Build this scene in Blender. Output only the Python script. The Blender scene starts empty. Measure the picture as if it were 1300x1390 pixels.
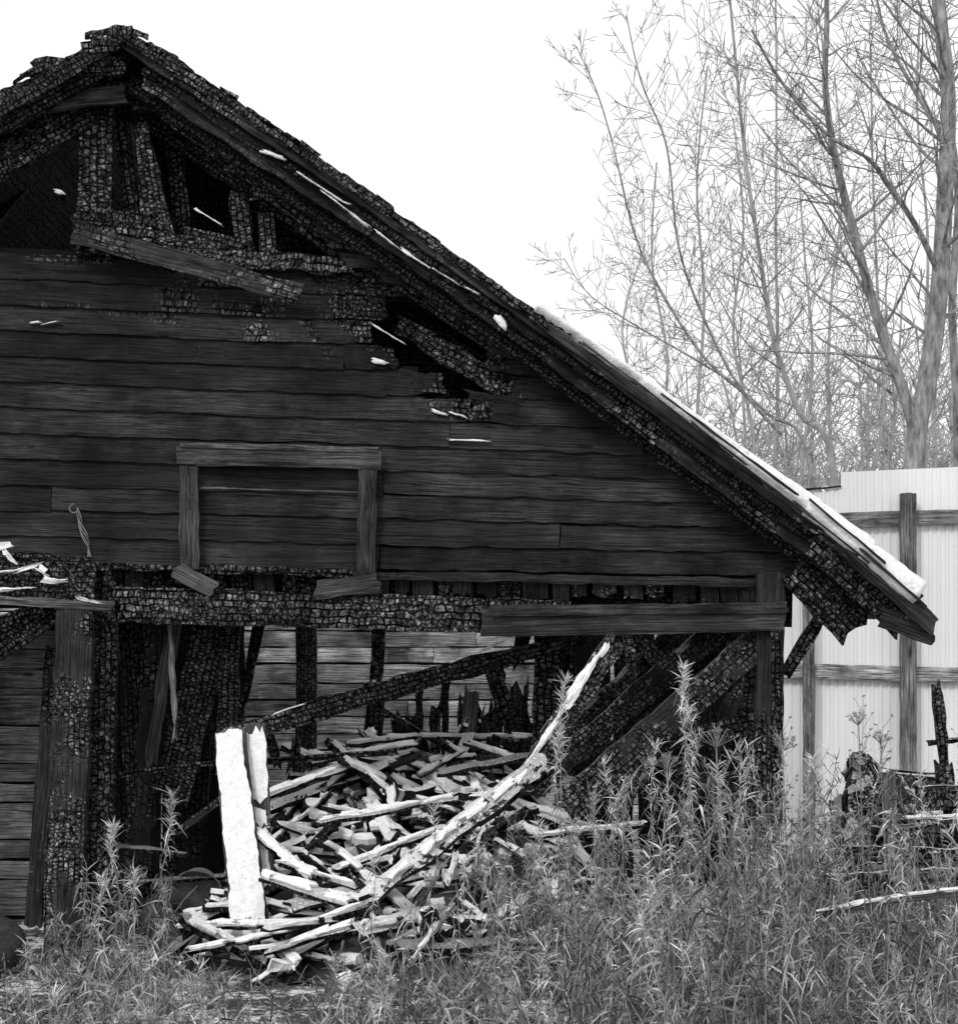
import bpy, math, random
import numpy as np
from mathutils import Vector, noise
random.seed(7); np.random.seed(7)
R=random.uniform
sc=bpy.context.scene
EYE=1.75; DIST=12.0; F=2640.0
def at(u,v,y=0.0):
    k=(DIST+y)/F
    return Vector(((u-650)*k,y,EYE+(900-v)*k))
def px(n,y=0.0): return n*(DIST+y)/F

# ------------------------------------------------------------------ materials
def nt(name):
    m=bpy.data.materials.new(name); m.use_nodes=True
    t=m.node_tree; t.nodes.clear()
    o=t.nodes.new('ShaderNodeOutputMaterial'); b=t.nodes.new('ShaderNodeBsdfPrincipled')
    t.links.new(b.outputs[0],o.inputs[0]); return m,t,b
class N:
    def __init__(s,t): s.t=t
    def l(s,a,b): s.t.links.new(a,b)
    def node(s,ty,**k):
        n=s.t.nodes.new(ty)
        for a,b in k.items(): setattr(n,a,b)
        return n
    def put(s,inp,v):
        if isinstance(v,bpy.types.NodeSocket): s.l(v,inp)
        else: inp.default_value=v
    def m(s,op,a,b=0.0,c=None,clamp=False):
        n=s.node('ShaderNodeMath',operation=op,use_clamp=clamp)
        s.put(n.inputs[0],a); s.put(n.inputs[1],b)
        if c is not None: s.put(n.inputs[2],c)
        return n.outputs[0]
    def vm(s,op,a,b):
        n=s.node('ShaderNodeVectorMath',operation=op)
        s.put(n.inputs[0],a); s.put(n.inputs[1],b); return n.outputs[0]
    def noise(s,vec,scale,detail=4,rough=.6):
        n=s.node('ShaderNodeTexNoise'); s.put(n.inputs['Vector'],vec)
        n.inputs['Scale'].default_value=scale; n.inputs['Detail'].default_value=detail; n.inputs['Roughness'].default_value=rough
        return n.outputs[0]
    def mr(s,v,a,b,c,d):
        n=s.node('ShaderNodeMapRange'); s.put(n.inputs[0],v)
        for i,x in enumerate((a,b,c,d)): s.put(n.inputs[i+1],x)
        return n.outputs[0]
    def mix(s,f,a,b):
        n=s.node('ShaderNodeMix'); n.data_type='FLOAT'
        s.put(n.inputs[0],f); s.put(n.inputs[2],a); s.put(n.inputs[3],b); return n.outputs[0]

def mat_wood():
    m,t,b=nt('burnt_wood'); g=N(t)
    lc=g.node('ShaderNodeAttribute',attribute_name='lc').outputs['Vector']
    par=g.node('ShaderNodeAttribute',attribute_name='par').outputs['Vector']
    sp=g.node('ShaderNodeSeparateXYZ'); g.l(par,sp.inputs[0])
    tone0,char,snow=sp.outputs
    ge=g.node('ShaderNodeNewGeometry')
    big=g.noise(ge.outputs['Position'],1.1,2,.6)
    tone=g.m('MULTIPLY',tone0,g.mr(big,.35,.65,.5,1.45))
    wob=g.noise(lc,3.0,2)
    wv=g.node('ShaderNodeCombineXYZ'); g.put(wv.inputs[1],g.m('MULTIPLY',wob,.03))
    lcw=g.vm('ADD',lc,wv.outputs[0])
    grain=g.noise(g.vm('MULTIPLY',lcw,(1.8,75,75)),1.6,5,.72)
    patch=g.noise(lc,2.2,4,.65)
    fine=g.noise(lc,70,2,.7)
    gcol=g.mr(grain,.38,.64,.08,1.9)
    pcol=g.mr(patch,.32,.68,.3,1.8)
    wcol=g.m('MULTIPLY',g.m('MULTIPLY',gcol,pcol),tone)
    kn=g.node('ShaderNodeTexVoronoi'); g.put(kn.inputs['Vector'],g.vm('MULTIPLY',lc,(2.2,5.5,5.5))); kn.inputs['Scale'].default_value=1
    kf=g.mr(kn.outputs['Distance'],.05,.11,.2,1.0)
    wcol=g.m('MULTIPLY',wcol,kf)
    sc_=g.noise(g.vm('MULTIPLY',lcw,(3.2,70,70)),1.5,5,.8)
    wcol=g.m('ADD',wcol,g.m('MULTIPLY',g.m('MULTIPLY',g.mr(sc_,.58,.72,0,1.0),g.mr(patch,.35,.6,.2,1)),g.m('MULTIPLY',tone,3.6)))
    wcol=g.m('ADD',wcol,g.m('MULTIPLY',g.mr(fine,.70,.78,0,1.0),g.m('MULTIPLY',tone,3)))
    dn=g.node('ShaderNodeTexNoise'); g.put(dn.inputs['Vector'],lc); dn.inputs['Scale'].default_value=8; dn.inputs['Detail'].default_value=3; dn.inputs['Roughness'].default_value=.6
    dv=g.vm('MULTIPLY',g.vm('SUBTRACT',dn.outputs['Color'],(.5,.5,.5)),(.075,.05,.05))
    bv=g.vm('ADD',lc,dv)
    br=g.node('ShaderNodeTexBrick'); g.put(br.inputs['Vector'],bv)
    br.offset=.37; br.offset_frequency=2; br.squash=.65; br.squash_frequency=3
    br.inputs['Color1'].default_value=(.35,.35,.35,1); br.inputs['Color2'].default_value=(1.5,1.5,1.5,1); br.inputs['Mortar'].default_value=(0,0,0,1)
    br.inputs['Scale'].default_value=1; g.put(br.inputs['Mortar Size'],g.mr(fine,.3,.7,.0025,.0085)); br.inputs['Mortar Smooth'].default_value=.6
    br.inputs['Brick Width'].default_value=.050; br.inputs['Row Height'].default_value=.037
    bcol=g.node('ShaderNodeRGBToBW'); g.l(br.outputs['Color'],bcol.inputs[0])
    blk0=g.m('SUBTRACT',1.0,br.outputs['Fac'])
    vo=g.node('ShaderNodeTexVoronoi',feature='DISTANCE_TO_EDGE'); g.put(vo.inputs['Vector'],g.vm('MULTIPLY',bv,(40,27,27))); vo.inputs['Scale'].default_value=1; vo.inputs['Randomness'].default_value=.9
    crk=g.mr(vo.outputs['Distance'],.015,.13,.0,1)
    msk=g.mr(g.noise(lc,5.5,1),.42,.58,0,1)
    blk=g.mix(msk,g.m('MULTIPLY',blk0,g.mr(crk,0,1,.5,1)),g.m('MULTIPLY',crk,g.mr(blk0,0,1,.35,1)))
    ccol=g.m('MULTIPLY',g.m('MULTIPLY',g.mix(msk,bcol.outputs[0],1.0),blk),g.mr(fine,.35,.7,.2,1.9))
    flake=g.mr(g.noise(lc,21,3,.75),.42,.60,.12,1.9)
    ccol=g.m('ADD',g.m('MULTIPLY',g.m('MULTIPLY',g.m('MULTIPLY',ccol,flake),pcol),g.m('MULTIPLY',tone,2.5)),.0012)
    cf=g.mr(g.m('ADD',char,g.m('MULTIPLY',g.m('SUBTRACT',patch,.5),1.6)),.42,.56,0,1)
    base=g.mix(cf,wcol,ccol)
    h=g.mix(cf,g.m('MULTIPLY',grain,.7),blk)
    ns=g.node('ShaderNodeSeparateXYZ'); g.l(ge.outputs['Normal'],ns.inputs[0])
    sn=g.noise(ge.outputs['Position'],16,4,.75)
    sf=g.m('MULTIPLY',g.mr(g.m('ADD',ns.outputs[2],g.m('MULTIPLY',g.m('SUBTRACT',sn,.5),1.6)),.42,.52,0,1),snow,clamp=True)
    fin=g.mix(sf,base,.86)
    cc=g.node('ShaderNodeCombineColor')
    for i in range(3): g.l(fin,cc.inputs[i])
    g.l(cc.outputs[0],b.inputs['Base Color'])
    g.put(b.inputs['Roughness'],g.mix(cf,.66,.5))
    g.put(b.inputs['Specular IOR Level'],g.mix(sf,g.mix(cf,.17,g.mr(blk,0,1,.02,.34)),.1))
    bp=g.node('ShaderNodeBump'); bp.inputs['Strength'].default_value=1.0; bp.inputs['Distance'].default_value=.014
    g.l(h,bp.inputs['Height']); g.l(bp.outputs[0],b.inputs['Normal'])
    return m
def mat_snow():
    m,t,b=nt('snow'); g=N(t)
    p=g.node('ShaderNodeNewGeometry').outputs['Position']
    n=g.noise(p,22,5,.7); n2=g.noise(p,75,3,.7)
    v=g.mr(n,.3,.6,.74,.92)
    spk=g.mr(n2,.62,.72,1,.15); v=g.m('MULTIPLY',v,spk)
    cc=g.node('ShaderNodeCombineColor')
    for i in range(3): g.l(v,cc.inputs[i])
    g.l(cc.outputs[0],b.inputs['Base Color']); b.inputs['Roughness'].default_value=.8
    bp=g.node('ShaderNodeBump'); bp.inputs['Strength'].default_value=.8; bp.inputs['Distance'].default_value=.02
    g.l(n,bp.inputs['Height']); g.l(bp.outputs[0],b.inputs['Normal'])
    return m
def mat_ground():
    m,t,b=nt('snowy_earth'); g=N(t)
    p=g.node('ShaderNodeNewGeometry').outputs['Position']
    n=g.noise(p,1.7,6,.7); n2=g.noise(p,18,5,.7)
    f=g.mr(g.m('ADD',n,g.m('MULTIPLY',n2,.7)),.85,.94,0,1)
    e=g.mr(n2,.3,.7,.010,.08)
    v=g.mix(f,e,.8)
    cc=g.node('ShaderNodeCombineColor')
    for i in range(3): g.l(v,cc.inputs[i])
    g.l(cc.outputs[0],b.inputs['Base Color']); b.inputs['Roughness'].default_value=.9
    bp=g.node('ShaderNodeBump'); bp.inputs['Strength'].default_value=.8; bp.inputs['Distance'].default_value=.04
    g.l(n2,bp.inputs['Height']); g.l(bp.outputs[0],b.inputs['Normal'])
    return m
def mat_simple(name,lo,hi,scale=(10,10,10),rough=.7,tone=False,spec=.3,bump=.4):
    m,t,b=nt(name); g=N(t)
    p=g.node('ShaderNodeNewGeometry').outputs['Position']
    n=g.noise(g.vm('MULTIPLY',p,scale),1,4,.65)
    v=g.mr(n,.3,.7,lo,hi)
    if tone:
        a=g.node('ShaderNodeAttribute',attribute_name='tone').outputs['Fac']; v=g.m('MULTIPLY',v,a)
    cc=g.node('ShaderNodeCombineColor')
    for i in range(3): g.l(v,cc.inputs[i])
    g.l(cc.outputs[0],b.inputs['Base Color']); b.inputs['Roughness'].default_value=rough
    b.inputs['Specular IOR Level'].default_value=spec
    if bump:
        bp=g.node('ShaderNodeBump'); bp.inputs['Strength'].default_value=bump; bp.inputs['Distance'].default_value=.01
        g.l(n,bp.inputs['Height']); g.l(bp.outputs[0],b.inputs['Normal'])
    return m
WOOD=mat_wood(); SNOW=mat_snow(); GROUND=mat_ground()
SHEET=mat_simple('galvanised_sheet',.74,.86,(1.2,1.2,.5),.5,bump=0)
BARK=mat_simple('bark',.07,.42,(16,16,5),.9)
BARK2=mat_simple('haze_toned_bark',.22,.42,(8,8,4),.9,bump=0)  # bark paled so that haze on farther trees is painted into its colour
BARK3=mat_simple('hazy_bark',.30,.48,(5,5,5),.9,bump=0)  # paler still: distance haze put into the bark colour
RUBBER=mat_simple('rubber',.010,.035,(20,20,20),.7)
WEED=mat_simple('dry_weed',.14,.62,(6,6,6),.8,tone=True,bump=0)
ENAMEL=mat_simple('enamel',.08,.2,(12,12,12),.5)
WIRE=mat_simple('wire',.15,.3,(12,12,12),.5)

# ------------------------------------------------------------------ mesh builder
class MB:
    def __init__(s): s.v=[];s.f=[];s.lc=[];s.par=[];s.mi=[]
    def obj(s,name,mats,parent=None,smooth=False):
        me=bpy.data.meshes.new(name); me.from_pydata([tuple(a) for a in s.v],[],s.f)
        for m in mats: me.materials.append(m)
        if s.lc:
            a=me.attributes.new('lc','FLOAT_VECTOR','POINT'); a.data.foreach_set('vector',np.array(s.lc,dtype=np.float32).ravel())
            a=me.attributes.new('par','FLOAT_VECTOR','POINT'); a.data.foreach_set('vector',np.array(s.par,dtype=np.float32).ravel())
        if s.mi: me.polygons.foreach_set('material_index',s.mi)
        if smooth: me.polygons.foreach_set('use_smooth',[True]*len(me.polygons))
        me.update()
        o=bpy.data.objects.new(name,me); sc.collection.objects.link(o)
        if parent: o.parent=parent
        return o
def plank(mb,p0,p1,w,t,tone=.03,char=0.0,snow=0.0,face=None,rough=.004,jag=.02,seg=.07,bend=0.0,mi=0,w1=None,char1=None,cols=None,crown=0.0):
    p0=Vector(p0);p1=Vector(p1); d=p1-p0; L=d.length; d.normalize()
    n=Vector(face) if face else Vector((0,-1,0))
    n=n-d*n.dot(d)
    if n.length<1e-3: n=Vector((1,0,0))-d*d.x
    n.normalize(); s=n.cross(d)
    if w1 is None: w1=w
    if char1 is None: char1=char
    k=cols or (5 if w>.09 else (4 if w>.04 else 3))
    ns=max(2,int(L/seg)); off=Vector((R(0,50),R(0,50),R(0,50))); cs=R(.65,1.25); cs2=R(.75,1.3)
    j0=[R(-1,.3)*jag for _ in range(k)]; j1=[R(-.3,1)*jag for _ in range(k)]
    b=len(mb.v)
    for i in range(ns+1):
        f=i/ns; ww=w+(w1-w)*f
        for side in (1,-1):
            for j in range(k):
                q=j/(k-1)-.5
                al=L*f
                if i==0: al+=j0[j]
                if i==ns: al+=j1[j]
                ac=q*ww; th=side*t*.5
                if j in (0,k-1):
                    e=noise.noise(Vector((al*6+off.x,j*7.3+off.y,off.z)))*2+noise.noise(Vector((al*24+off.x,j*7.3,off.y)))
                    ac+=e*rough; th*=.82
                if crown: th+=side*crown*(1-(2*q)**2)
                th+=noise.noise(Vector((al*9+off.y,q*5,side*3+off.x)))*rough*.9
                P=p0+d*al+s*ac+n*th
                if bend: P=P+n*(bend*math.sin(math.pi*f))
                mb.v.append(P); mb.lc.append((al*cs+off.x,ac*cs2+off.y,th+off.z)); mb.par.append((tone,char+(char1-char)*f,snow))
    def id(i,sd,j): return b+i*2*k+sd*k+j
    nf=0
    for i in range(ns):
        for j in range(k-1):
            mb.f.append((id(i,0,j),id(i+1,0,j),id(i+1,0,j+1),id(i,0,j+1)))
            mb.f.append((id(i,1,j+1),id(i+1,1,j+1),id(i+1,1,j),id(i,1,j))); nf+=2
        mb.f.append((id(i,1,0),id(i+1,1,0),id(i+1,0,0),id(i,0,0)))
        mb.f.append((id(i,0,k-1),id(i+1,0,k-1),id(i+1,1,k-1),id(i,1,k-1))); nf+=2
    for j in range(k-1):
        mb.f.append((id(0,0,j),id(0,0,j+1),id(0,1,j+1),id(0,1,j)))
        mb.f.append((id(ns,0,j+1),id(ns,0,j),id(ns,1,j),id(ns,1,j+1))); nf+=2
    mb.mi+= [mi]*nf
def pl(mb,u0,v0,u1,v1,y,wpx,t=.03,y1=None,**k):
    if y1 is None: y1=y
    plank(mb,at(u0,v0,y),at(u1,v1,y1),px(wpx,(y+y1)/2),t,**k)
def tube(mb,pts,rad,sides=5,mi=0):
    b=len(mb.v); n=len(pts)
    for i,p in enumerate(pts):
        d=(pts[min(i+1,n-1)]-pts[max(i-1,0)])
        if d.length<1e-6: d=Vector((0,0,1))
        d.normalize()
        a=Vector((1,0,0)) if abs(d.x)<.8 else Vector((0,1,0))
        x=d.cross(a).normalized(); y=d.cross(x)
        for s in range(sides):
            th=2*math.pi*s/sides
            mb.v.append(p+(x*math.cos(th)+y*math.sin(th))*rad[i])
    for i in range(n-1):
        for s in range(sides):
            s2=(s+1)%sides
            mb.f.append((b+i*sides+s,b+i*sides+s2,b+(i+1)*sides+s2,b+(i+1)*sides+s))
    mb.mi+=[mi]*((n-1)*sides)
def empty(name):
    e=bpy.data.objects.new(name,None); sc.collection.objects.link(e); return e
def interp(pts,u):
    if u<=pts[0][0]: a,b=pts[0],pts[1]
    elif u>=pts[-1][0]: a,b=pts[-2],pts[-1]
    else:
        for a,b in zip(pts,pts[1:]):
            if a[0]<=u<=b[0]: break
    return a[1]+(b[1]-a[1])*(u-a[0])/(b[0]-a[0])

# ------------------------------------------------------------------ HOUSE
house=empty('burnt_wooden_house')
YE=-.42   # plane of the verge (roof overhang)
RP=[(165,36),(330,140),(500,258),(700,402),(860,512),(1000,615),(1110,692),(1250,806)]
LP=[(-900,765),(0,120),(165,38)]
RW=[(at(u,v,YE).x,at(u,v,YE).z) for u,v in RP]; LW=[(at(u,v,YE).x,at(u,v,YE).z) for u,v in LP]
def deckz(x): return interp(RW,x) if x>=RW[0][0] else interp(LW,x)
def B(i,u): return 342+35*i+(.05-.0025*i)*u
def rlimit(i):
    u=300
    while u<1150:
        p=at(u,B(i+.5,u),0)
        if deckz(p.x)<p.z+.09: break
        u+=3
    return u
def llimit(i):
    u=120
    while u>-880:
        p=at(u,B(i+.5,u),0)
        if deckz(p.x)<p.z+.12: break
        u-=3
    return u
sid=MB(); LAP=(0,-1,.13)
spans={0:[(None,600)],1:[(None,525)],2:[(None,507)],3:[(None,538),(662,None)],4:[(None,596),(690,None)],5:[(None,638),(644,None)]}
for i in range(12):
    joints={6:[610],8:[521],9:[70],10:[760],11:[515]}.get(i,[])
    for (a,b_) in spans.get(i,[(None,None)]):
        ra=a is not None; rb=b_ is not None
        a=llimit(i) if a is None else a; b2=rlimit(i)+6 if b_ is None else b_
        cuts=[a]+[j for j in joints if a<j<b2]+[b2]
        for ca,cb in zip(cuts,cuts[1:]):
            u0,u1=ca+1,cb-1
            h=B(i+1,u0)-B(i,u0)
            tone=R(.010,.028)*(1.1 if i>5 else .9); hi=max(0,(4-i))*.09
            y0=-R(0,.008); wpx=h+2.2-R(0,4)
            kw=dict(face=LAP,seg=.045)
            if rb and cb==b2:
                m=u1-70
                plank(sid,at(u0,B(i+.5,u0),y0),at(m,B(i+.5,m),y0),px(wpx),.020,tone=tone,char=-.1+hi,char1=.25+hi,rough=.006,jag=.0,**kw)
                plank(sid,at(m-.5,B(i+.5,m),y0-.001),at(u1,B(i+.5,u1)+R(-2,2),y0),px(wpx),.020,tone=tone,char=.25+hi,char1=.6,rough=.011,jag=.06,w1=px(wpx*.8),face=LAP,seg=.025)
            elif ra and ca==a:
                plank(sid,at(u0,B(i+.5,u0),y0),at(u0+60,B(i+.5,u0+60),y0),px(wpx*.8),.020,tone=tone,char=.5,char1=.1,rough=.009,jag=.05,w1=px(wpx),face=LAP,seg=.025)
                plank(sid,at(u0+59.5,B(i+.5,u0+60),y0-.001),at(u1,B(i+.5,u1),y0),px(wpx),.020,tone=tone,char=.08,rough=.005,jag=.01,**kw)
            else:
                plank(sid,at(u0,B(i+.5,u0)+R(-.9,.9),y0),at(u1,B(i+.5,u1)+R(-1.2,1.2),y0),px(wpx),.020,tone=tone,char=-.08+hi,rough=.006,jag=.006,**kw)
            ub0=u0+(20 if ra and ca==a else -4); ub1=u1-(28 if rb and cb==b2 else -4)
            plank(sid,at(ub0,B(i+.5,ub0),.05),at(ub1,B(i+.5,ub1),.05),px(h+12),.02,tone=.004,char=-1,rough=.001,jag=.0,seg=.4)  # near-black backing added behind the boards to keep light out of the gaps
pl(sid,500,781,1032,791,-.03,12,.02,tone=.022,char=.3,rough=.006,jag=.03)
pl(sid,130,768,500,780,-.03,10,.02,tone=.02,char=.8,rough=.010)
sid.obj('siding',[WOOD],house)

fr=MB()
u=135
while u<1065:
    w=R(22,38)
    pl(fr,u+w/2,758,u+w/2+R(-4,4),R(800,822),.10+R(0,.05),w-R(0,5),.04,tone=R(.015,.05),char=R(.0,.8),rough=.006,jag=.03)
    u+=w+random.choice([0,1,3,6])
pl(fr,60,790,1075,812,.26,80,.03,tone=.006,char=.6,jag=0)  # dark board added behind the stubs so no sky shows through the slits
pl(fr,165,822,765,838,-.05,46,.10,tone=.036,char=1,rough=.009,jag=.05)
pl(fr,655,846,1064,837,-.12,38,.05,tone=.045,char=.1,char1=-.1,rough=.005,jag=.02,w1=px(40))
pl(fr,668,829,1064,826,-.16,15,.03,tone=.036,char=.1,rough=.005,jag=.03,w1=px(12))
pl(fr,160,803,330,806,-.04,12,.04,tone=.04,char=.7,rough=.006,jag=.03)
pl(fr,-260,782,128,790,-.04,52,.08,tone=.03,char=.8,rough=.01,jag=.04)
pl(fr,-260,800,150,823,-.12,13,.04,tone=.08,char=.2,rough=.005,jag=.03)
pl(fr,-200,752,118,768,-.03,22,.03,tone=.03,char=1,rough=.015,jag=.05)
pl(fr,104,822,86,1292,-.06,50,.14,tone=.036,char=.42,char1=.6,rough=.008)
pl(fr,143,765,134,1292,.08,36,.12,tone=.026,char=1,rough=.010)
pl(fr,-10,885,82,820,.15,36,.08,tone=.03,char=1,rough=.008,jag=.05)
pl(fr,-10,848,60,826,.05,16,.05,tone=.03,char=1,rough=.008)
pl(fr,74,880,46,1255,.5,22,.08,tone=.03,char=.4,rough=.006)
for uu in (-330,-620,-880): pl(fr,uu,770,uu,1292,.05,44,.15,tone=.05,char=.6,rough=.005)
pl(fr,1045,780,1040,1292,-.02,36,.14,tone=.04,char=.45,rough=.006)
pl(fr,1052,860,1056,1010,-.12,14,.04,tone=.02,char=1,rough=.008,jag=.05)
pl(fr,1112,838,1066,915,.1,18,.06,tone=.03,char=.8,rough=.006)
pl(fr,1022,865,1018,1005,.3,22,.06,tone=.05,char=.7,rough=.006,jag=.06)
for uu in (-880,-400,330,1040):
    x=at(uu,900).x; plank(fr,(x,4.4,0),(x,4.4,2.15),.17,.15,tone=.03,char=1)
    plank(fr,(x,.2,2.12),(x,4.4,2.12),.14,.12,tone=.03,char=1,face=(0,0,1))
fr.obj('frame',[WOOD],house)

rf=MB(); sn=MB()
def roofpt(P,u,y,dv=0):
    a=at(u,interp(P,u)+dv,YE); return Vector((a.x,y,a.z))
u=166
while u<1246:
    w=R(20,30)
    a=roofpt(RP,u,0); b_=roofpt(RP,u+w,0); d=(b_-a).normalized(); nrm=Vector((-d.z,0,d.x))
    c=(a+b_)/2-nrm*.012
    y0=-.42+ (R(-.04,.06) if u<730 else R(-.01,.01)); y1=R(.9,1.15)
    plank(rf,(c.x,y0,c.z+R(-.006,.009)),(c.x,y1,c.z),(b_-a).length*1.05,.018,tone=.018,char=1 if u<740 else .4,face=nrm,rough=.006,jag=.03,seg=.12)
    u+=w
u=166
while u>-900:
    w=R(20,30)
    a=roofpt(LP,u-w,0); b_=roofpt(LP,u,0); d=(b_-a).normalized(); nrm=Vector((-d.z,0,d.x))
    c=(a+b_)/2-nrm*.02
    plank(rf,(c.x,-.42+R(-.04,.06),c.z+R(-.006,.006)),(c.x,4.5,c.z),(b_-a).length*1.25,.02,tone=.012,char=1,face=nrm,rough=.003,jag=.03,seg=.25)
    u-=w
for (ua,ub) in ((-880,0),(-2,160)):  # near-black sheet added under the deck to stop sky showing between planks
    a=roofpt(LP,ua,0);b_=roofpt(LP,ub,0); plank(rf,(a+b_)/2+Vector((0,.2,-.05)),(a+b_)/2+Vector((0,4.4,-.05)),(b_-a).length,.01,tone=.005,char=1,face=(-(b_-a).z,0,(b_-a).x),rough=0,jag=0,seg=2,cols=3)
a=roofpt(RP,166,0); plank(rf,a+Vector((0,-.45,-.03)),a+Vector((0,4.5,-.03)),.13,.06,tone=.02,char=1,face=(0,0,1),rough=.008)
def rake(P,u0,u1,dv,wpx,y,t,tone,char,rough=.006,seg=.05,step=160,snow=0,mb=rf,mi=0,jag=.03,dj=2):
    us=[u0]
    while us[-1]+step*1.5<u1: us.append(us[-1]+step*R(.7,1.3))
    us.append(u1)
    for a,b_ in zip(us,us[1:]):
        pl(mb,a-3,interp(P,a-3)+dv+R(-dj,dj),b_+4,interp(P,b_+4)+dv+R(-dj,dj),y+R(-.008,.008),wpx,t,tone=tone*R(.7,1.3),char=char,rough=rough,jag=jag,seg=seg,snow=snow,mi=mi)
rake(RP,172,1246,18,16,-.42,.04,.035,.4,step=300,dj=1)
rake(RP,166,735,10,11,-.46,.025,.03,1,rough=.010,seg=.025,step=110,jag=.06)
rake(RP,735,1236,14,12,-.45,.03,.045,-.1,rough=.004,step=260,dj=1)
rake(RP,200,1225,36,16,-.36,.05,.014,.6,step=380)
rake(RP,200,1215,53,20,-.30,.05,.034,.5,step=380,rough=.008)
rake(RP,180,1185,72,20,-.20,.06,.010,.8,step=500)
rake(LP,-890,158,14,24,-.42,.04,.03,1,rough=.01,seg=.04,step=150)
rake(LP,-890,150,44,24,-.30,.05,.02,1,rough=.008,step=260)
pl(rf,1150,746,1266,850,-.46,24,.04,tone=.045,char=.3,rough=.006,jag=.03)
pl(rf,1108,740,1222,848,-.36,36,.06,tone=.03,char=.7,rough=.010,jag=.05)
pl(rf,1080,772,1160,852,-.15,52,.06,tone=.03,char=.8,rough=.012,jag=.05)
pl(rf,1195,838,1262,862,-.38,26,.05,tone=.04,char=.4,rough=.008,jag=.05)
plank(rf,at(1236,822,-.4),Vector((at(1236,822,-.4).x,1.1,at(1236,822,-.4).z)),.12,.05,tone=.03,char=.8,face=(.6,0,.8))
for (a,b_,c,d,w) in [(118,48,150,40,8),(148,44,178,54,10),(168,36,200,50,7),(125,54,168,56,12),(205,58,240,82,6),(112,66,160,62,14),(240,82,262,98,6),(300,120,318,132,6),(410,194,432,210,6),(20,110,60,90,7)]:
    pl(rf,a,b_,c,d,-.46+R(-.03,.05),w,.03,tone=.03,char=1,rough=.010,jag=.02,seg=.03)
pl(rf,172,96,430,292,-.06,46,.08,tone=.034,char=1,rough=.01)
pl(rf,425,288,690,470,-.02,42,.08,tone=.034,char=1,rough=.01)
pl(rf,176,150,350,262,.16,26,.08,tone=.024,char=1,rough=.01)
pl(rf,345,262,520,390,.18,22,.08,tone=.03,char=1,rough=.01)
pl(rf,540,440,690,530,.10,26,.06,tone=.04,char=.9,rough=.012,jag=.05)
pl(rf,520,405,690,505,.50,16,.06,tone=.006,char=.9,rough=.008)
for (a,b_,c,d,w,ch) in [(205,118,262,150,26,1),(185,140,318,150,18,.9),(258,160,352,186,22,1),(316,222,412,240,26,1),
        (330,186,388,214,18,1),(345,262,425,268,18,1),(400,272,470,300,24,.6),(420,286,508,296,24,.5),(430,308,520,318,22,.5),(455,328,560,338,22,.4),(470,350,590,360,22,.4),
        (520,372,606,386,18,.3),(560,345,615,372,16,.7),(600,372,668,410,18,.9),(650,428,700,452,18,.8),(662,470,720,480,22,.4),(636,536,700,546,12,.5)]:
    pl(rf,a,b_,c,d,-.11+R(-.03,.03),w,.025,tone=R(.022,.042),char=ch,rough=.010,jag=.06,seg=.03,w1=px(w*R(.6,1)))
pl(rf,48,92,168,88,-.34,24,.04,tone=.045,char=1,rough=.008,jag=.04)
pl(rf,-40,168,60,138,-.20,22,.04,tone=.05,char=.5,rough=.008)
pl(rf,40,142,168,128,-.22,24,.04,tone=.07,char=.4,rough=.006,jag=.04)
pl(rf,60,116,170,110,-.16,26,.05,tone=.03,char=1,rough=.008,jag=.04)
pl(rf,-60,260,48,190,-.08,44,.08,tone=.036,char=1,rough=.010)
pl(rf,40,196,120,152,-.08,42,.08,tone=.036,char=1,rough=.010)
pl(rf,-60,200,60,150,.05,40,.06,tone=.02,char=1,rough=.010)
pl(rf,-40,330,100,170,1.2,22,.06,tone=.015,char=1,rough=.010)
pl(rf,-80,300,90,262,1.8,18,.06,tone=.015,char=1,rough=.010)
pl(rf,132,135,128,345,-.05,44,.10,tone=.05,char=.95,rough=.007)
pl(rf,162,140,186,345,.08,20,.08,tone=.02,char=1,rough=.006)
pl(rf,194,172,218,332,-.02,16,.10,tone=.06,char=.95,rough=.007,w1=px(44))
pl(rf,236,180,250,340,.2,24,.06,tone=.02,char=1,rough=.007)
pl(rf,322,262,336,350,.0,26,.08,tone=.03,char=1,rough=.007)
pl(rf,360,290,366,352,.05,22,.08,tone=.03,char=1,rough=.007)
pl(rf,104,294,205,300,-.10,20,.05,tone=.04,char=.9,rough=.010,jag=.05)
pl(rf,106,312,204,322,-.13,22,.05,tone=.04,char=.7,rough=.010,jag=.05)
pl(rf,110,328,300,345,-.05,26,.05,tone=.03,char=.9,rough=.010,jag=.05)
pl(rf,225,345,480,362,-.05,22,.05,tone=.03,char=.9,rough=.014,jag=.05)
pl(rf,250,318,330,340,-.03,22,.05,tone=.03,char=1,rough=.012,jag=.05)
z=3.1  # dark wall added behind the gable, blackest low down so the hole reads empty
while z<5.5:
    x0=at(196 if z>4.2 else 300,0,.95).x; x=RW[0][0]
    while deckz(x)>z+.10: x+=.03
    if x>x0+.1: plank(rf,(x0,.95,z),(x,.95,z-.02),.16,.03,tone=.014 if z>4.2 else .005,char=.9,rough=.006,jag=.0,seg=.15)
    z+=.145
z=2.3
while z<5.4:
    x=RW[0][0]
    while deckz(x)>z+.1: x-=.05
    if x<-2.1: plank(rf,(max(x,-7),4.45,z),(-2.0,4.45,z),.17,.03,tone=.012,char=.8,seg=.3)
    z+=.155
rf.obj('roof',[WOOD],house)

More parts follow.
